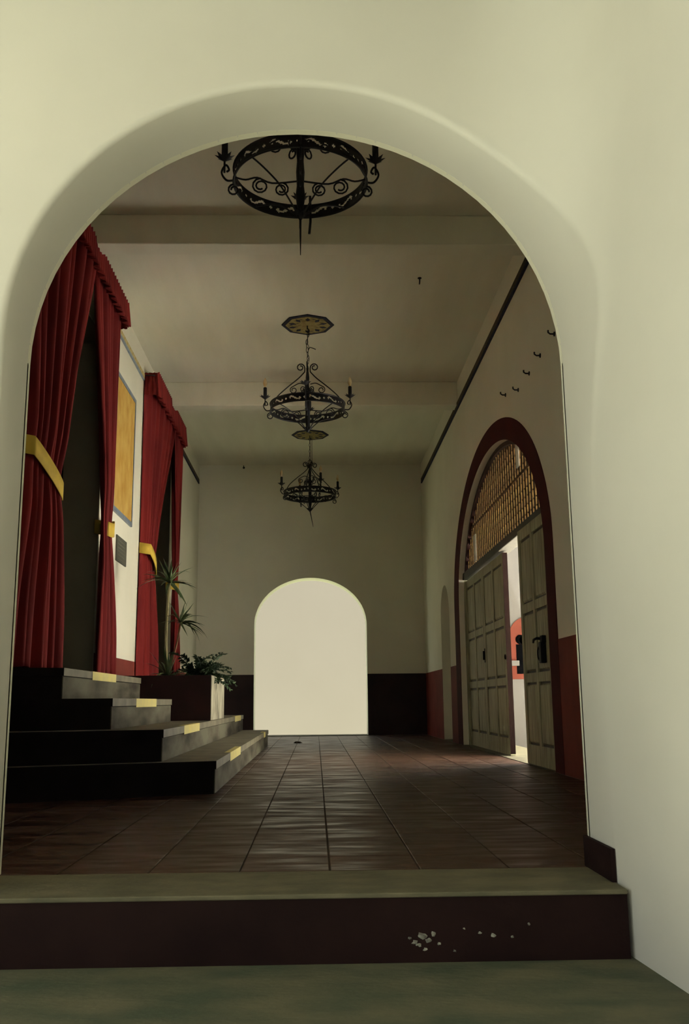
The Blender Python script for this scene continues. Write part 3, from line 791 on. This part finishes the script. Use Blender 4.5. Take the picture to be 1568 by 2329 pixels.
def make_chandelier():
    """origin at ring centre height; ring radius .40"""
    c = empty('chandelier')
    V, F = band_mesh(); b = mesh('ring_band', V, F, 'iron', c)
    md = b.modifiers.new('plate', 'SOLIDIFY'); md.thickness = .006
    for zz in (-.0425, .0425): tube('hoop', [((RR+.003)*math.cos(2*PI*i/64), (RR+.003)*math.sin(2*PI*i/64), zz) for i in range(64)], .006, 'iron', b, 6, True)
    lathe('stem', [(.010, -.27), (.026, -.245), (.018, -.20), (.030, -.12), (.022, -.05), (.026, .04), (.020, .12), (.026, .18), (.016, .26), (.020, .34), (.012, .42), (.014, .45), (.006, .48)], 'iron', c, 10)
    for zz in (-.23, .19):
        P = []
        for k in range(16):
            a = 2*PI*k/16; q = .055 if k % 2 == 0 else .022
            P.append((q*math.cos(a), q*math.sin(a), zz+(.012 if k % 2 == 0 else 0)))
        mesh('leaf_collar', P+[(0, 0, zz-.025), (0, 0, zz+.02)], [(k, (k+1) % 16, 16) for k in range(16)]+[((k+1) % 16, k, 17) for k in range(16)], 'iron', c)
    for k in range(4):
        a = k*PI/2
        # stay from the stem head down to the ring, scroll at the head
        P = smooth_path([(RR-.01, 0, .03), (.33, 0, .13), (.22, 0, .235), (.10, 0, .335), (.03, 0, .41)])
        P += spiral((.075, .475), .042, PI*1.15, -1.25, n=16) if False else []
        head = [(.03, 0, .41), (.028, 0, .44)]+[(.075+.045*(1-.6*t/14)*math.cos(PI-t/14*2.6*PI), 0, .46+.045*(1-.6*t/14)*math.sin(PI-t/14*2.6*PI)) for t in range(15)]
        s = tube('stay', rotz(P+head[1:], a), .0065, 'iron', c, 6)
        # C scrolls between stay and stem
        sc1 = smooth_path([(.03, 0, .27), (.09, 0, .28), (.15, 0, .25)], 4)+[(.15+.042*(1-.6*t/14)*math.cos(PI*.45-t/14*2.6*PI), 0, .205+.042*(1-.6*t/14)*math.sin(PI*.45-t/14*2.6*PI)) for t in range(15)]
        tube('scroll', rotz(sc1, a), .0055, 'iron', c, 6)
        sc2 = [(.022, 0, .10), (.022, 0, .16)]+[(.065+.042*(1-.6*t/14)*math.cos(PI-t/14*2.6*PI), 0, .19+.042*(1-.6*t/14)*math.sin(PI-t/14*2.6*PI)) for t in range(15)]
        tube('scroll', rotz(sc2, a+PI/4), .0055, 'iron', c, 6)
        # spoke with large volutes inside the ring
        sp_ = smooth_path([(RR-.006, 0, 0), (.33, 0, -.015), (.26, 0, .0), (.17, 0, -.035), (.02, 0, -.02)], 4)
        tube('spoke', rotz(sp_, a), .0055, 'iron', c, 6)
        for (cx_, cz_, rr_, a0, sg) in ((.24, -.055, .052, PI*.5, -1), (.115, -.075, .045, PI*.55, 1)):
            P = [(cx_+rr_*(1-.62*t/18)*math.cos(a0+sg*t/18*3.2*PI), 0, cz_+rr_*(1-.62*t/18)*math.sin(a0+sg*t/18*3.2*PI)) for t in range(19)]
            tube('volute', rotz(P, a), .0055, 'iron', c, 6)
        # lower bow from the ring to the foot of the stem
        lo = smooth_path([(RR-.008, 0, -.035), (.30, 0, -.06), (.18, 0, -.11), (.08, 0, -.19), (.02, 0, -.25)], 5)
        tube('lower_bow', rotz(lo, a+PI/4), .0055, 'iron', c, 6)
        # curl under the ring
        cu = [(RR+.0-.036*(1-.55*t/14)*math.cos(PI*.5+t/14*2.5*PI), 0, -.083+.038*(1-.55*t/14)*math.sin(PI*.5+t/14*2.5*PI)) for t in range(15)]
        tube('curl', rotz(cu, a), .006, 'iron', c, 6)
        # arm with drip pan, candle and bulb
        ar = smooth_path([(RR, 0, -.02), (RR+.045, 0, -.02), (RR+.075, 0, .03), (RR+.05, 0, .08), (RR+.03, 0, .05), (RR+.045, 0, .035)], 5)
        arm = tube('arm', rotz(ar, a), .0065, 'iron', c, 6)
        px, py = (RR+.058)*math.cos(a), (RR+.058)*math.sin(a)
        tube('post', [(px, py, .03), (px, py, .12)], .007, 'iron', arm, 6)
        P = []
        for q in range(16):
            t = 2*PI*q/16; qr = .062 if q % 2 == 0 else .036
            P.append((px+qr*math.cos(t), py+qr*math.sin(t), .128+(.018 if q % 2 == 0 else .0)))
        mesh('drip_pan', P+[(px, py, .100), (px, py, .135)], [(q, (q+1) % 16, 16) for q in range(16)]+[((q+1) % 16, q, 17) for q in range(16)], 'iron', arm)
        lathe('candle', [(.019, .125), (.019, .235), (.012, .24)], 'candle', arm, 10, (px, py, 0))
        lathe('bulb', [(.008, .24), (.012, .25), (.021, .275), (.023, .295), (.016, .322), (.006, .342), (.001, .35)], 'bulb', arm, 10, (px, py, 0))
    return c
def chain(c, z0, z1, wob=0., wire=True):
    n = int((z1-z0)/.045); V = []
    for i in range(n):
        z_ = z0+(z1-z0)*(i+.5)/n; x = wob*math.sin(i*1.1)*.4
        P = []
        for k in range(10):
            a = 2*PI*k/10; d = .011*math.cos(a); e = .030*math.sin(a)
            P.append((x+(d if i % 2 else 0), (0 if i % 2 else d), z_+e))
        V.append(tube_vf(P, .0035, 5, True))
    multi('chain', V, 'iron', c)
    if wire:
        P = [(.012*math.sin(i*1.7)+.006, .01*math.cos(i*1.3), z0+(z1-z0)*i/9) for i in range(10)]
        tube('wire', P, .003, 'iron', c, 5)
def hook(c, z_):
    P = [(0, 0, z_+.0)]+[(.018*math.sin(a*PI/6), 0, z_-.04-.018+.018*math.cos(a*PI/6)) for a in range(0, 10)]
    tube('hook', P, .006, 'iron', c, 6)
def spike(c, ln, dx=0.):
    tube('finial_spike', [(0, 0, -.26), (dx*.5, 0, -.26-ln*.5), (dx, 0, -.26-ln)], [.008, .006, .003], 'iron', c, 6)
ch = make_chandelier()
base = list(ch.children)
c2 = copy_tree(ch); c3 = copy_tree(ch)
def place(c, loc, rz): c.location = loc; c.rotation_euler = (0, 0, rz)
place(ch, (-.08, 5.28, 3.655), .02); spike(ch, .24, .0)
tube('pull_cord', [(.06, .12, -.05), (.062, .12, -.22), (.055, .12, -.30)], .009, 'iron', ch, 6)
chain(ch, .50, ZC-3.655-.06); hook(ch, ZC-3.655)
place(c2, (-.075, 9.87, 3.645), -.04); chain(c2, .50, ZC-3.645-.09, .02); hook(c2, ZC-3.645-.012)
for arm in [o for o in c2.children if o.name.split('.')[0] == 'arm']:
    cy_ = sum(v.co.y for v in arm.data.vertices)/len(arm.data.vertices)
    if cy_ < -.3:                                         # candle missing on the near arm, only its pan is left
        for q in list(arm.children):
            if q.name.split('.')[0] in ('candle', 'bulb'): bpy.data.objects.remove(q)
tube('loose_wire', [(.005, 0, .66), (.03, 0, .69), (.07, 0, .675), (.09, 0, .665)], .005, 'iron', c2, 5)
place(c3, (-.075, 14.28, 3.655), .36); spike(c3, .24, .05); chain(c3, .50, ZC-3.655-.09, 0, False); hook(c3, ZC-3.655-.012)
tube('wire', [(.035, 0, .48), (.035, 0, ZC-3.655-.012)], .004, 'iron', c3, 5)
ring = [(.03*math.cos(a*PI/8), 0, .51+.03*math.sin(a*PI/8)) for a in range(16)]
tube('hanging_ring', ring, .005, 'iron', c3, 6, True)
tag(ch, 'largest black wrought-iron ring chandelier right behind the near arch', 'chandelier', 'wrought-iron chandeliers')
tag(c2, 'middle black wrought-iron ring chandelier hanging from the clear tiled medallion', 'chandelier', 'wrought-iron chandeliers')
tag(c3, 'farthest black wrought-iron ring chandelier above the arched opening', 'chandelier', 'wrought-iron chandeliers')
def medallion(y, label):
    r = empty('ceiling_medallion', (-.07, y, ZC))
    def poly(rad, z0, z1, m, name):
        P = [(rad*math.cos(2*PI*k/8)*(1 if k % 4 == 0 else .97), rad*math.sin(2*PI*k/8)) for k in range(8)]
        V = [(x, yy, z0) for x, yy in P]+[(x, yy, z1) for x, yy in P]
        F = [tuple(range(8)), tuple(range(15, 7, -1))]+[(k, (k+1) % 8, 8+(k+1) % 8, 8+k) for k in range(8)]
        return fixn(mesh(name, V, F, m, r))
    poly(.288, -.010, 0, 'blue_dark', 'border'); poly(.245, -.013, -.008, 'medal', 'tile_face')
    box('centre_tile', (-.075, -.13, -.016), (.075, .13, -.012), 'medal_gold', r)
    for k in range(10):
        a = 2*PI*(k+.5)/10; px, py = .175*math.cos(a), .165*math.sin(a)
        if abs(px) < .08 and abs(py) < .13: continue
        q = .042
        W = [(px+q*math.cos(a+t*PI/2)*(1 if t % 2 == 0 else .6), py+q*math.sin(a+t*PI/2)*(1 if t % 2 == 0 else .6)) for t in range(4)]
        fixn(mesh('petal', [(x, y_, -.016) for x, y_ in W]+[(x, y_, -.012) for x, y_ in W], [(0, 1, 2, 3), (4, 5, 6, 7), (0, 1, 5, 4), (1, 2, 6, 5), (2, 3, 7, 6), (3, 0, 4, 7)], 'blue_dark', r))
    return tag(r, label, 'medallion', 'tiled ceiling medallions')
medallion(9.87, 'blue-bordered octagonal tile medallion on the ceiling above the middle chandelier')
medallion(14.28, 'octagonal tile medallion on the dim far ceiling above the farthest chandelier')

# ---- small hooks on the right wall, ceiling and back wall
def wall_hook(p, nrm, label):
    h = empty('wall_hook', p); n = Vector(nrm)
    q = n.to_track_quat('Z', 'Y'); h.rotation_euler = q.to_euler()
    lathe('plate', [(.020, 0), (.020, .006), (.012, .010)], 'iron', h, 8)
    tube('peg', [(0, 0, .005), (0, 0, .035), (.0, .012, .05), (0, .03, .05)], .007, 'iron', h, 6)
    return tag(h, label, 'hook', 'small dark wall hooks')
for i, (y, z_, lb) in enumerate(((6.90, 3.306, 'first small dark hook on right wall, nearest the arch'), (7.373, 3.308, 'second small dark hook on right wall counting from the near arch'), (7.786, 3.30, 'third small dark hook on right wall counting from the near arch'), (8.239, 3.303, 'fourth small dark hook on right wall, left of the third'), (8.80, 3.44, 'fifth small dark hook on right wall, just above the maroon portal band'))):
    wall_hook((XR, y, z_), (-1, 0, 0), lb)
wall_hook((1.032, 8.69, ZC), (0, 0, -1), 'small dark hook in the ceiling between the two beams')
wall_hook((-1.234, YB, 4.55), (0, -1, 0), 'small dark hook at the top of the back wall')
# a scrap on the floor near the back opening
V = []; n = 12
for i in range(n): a = 2*PI*i/n; q = .05*random.uniform(.7, 1.2); V.append((q*math.cos(a)*1.3, q*math.sin(a), .002))
for i in range(n): V.append((V[i][0]*.6, V[i][1]*.6, .018+random.uniform(-.004, .006)))
V.append((0, 0, .022))
scrap = mesh('floor_scrap', V, [(i, (i+1) % n, n+(i+1) % n, n+i) for i in range(n)]+[(n+i, n+(i+1) % n, 2*n) for i in range(n)]+[tuple(range(n-1, -1, -1))], 'velvet', None)
scrap.data.materials.clear(); scrap.data.materials.append(M['soil']); scrap.location = (-.25, 13.4, .0)
tag(scrap, 'small dark crumpled scrap lying on the floor before the back opening', 'scrap')
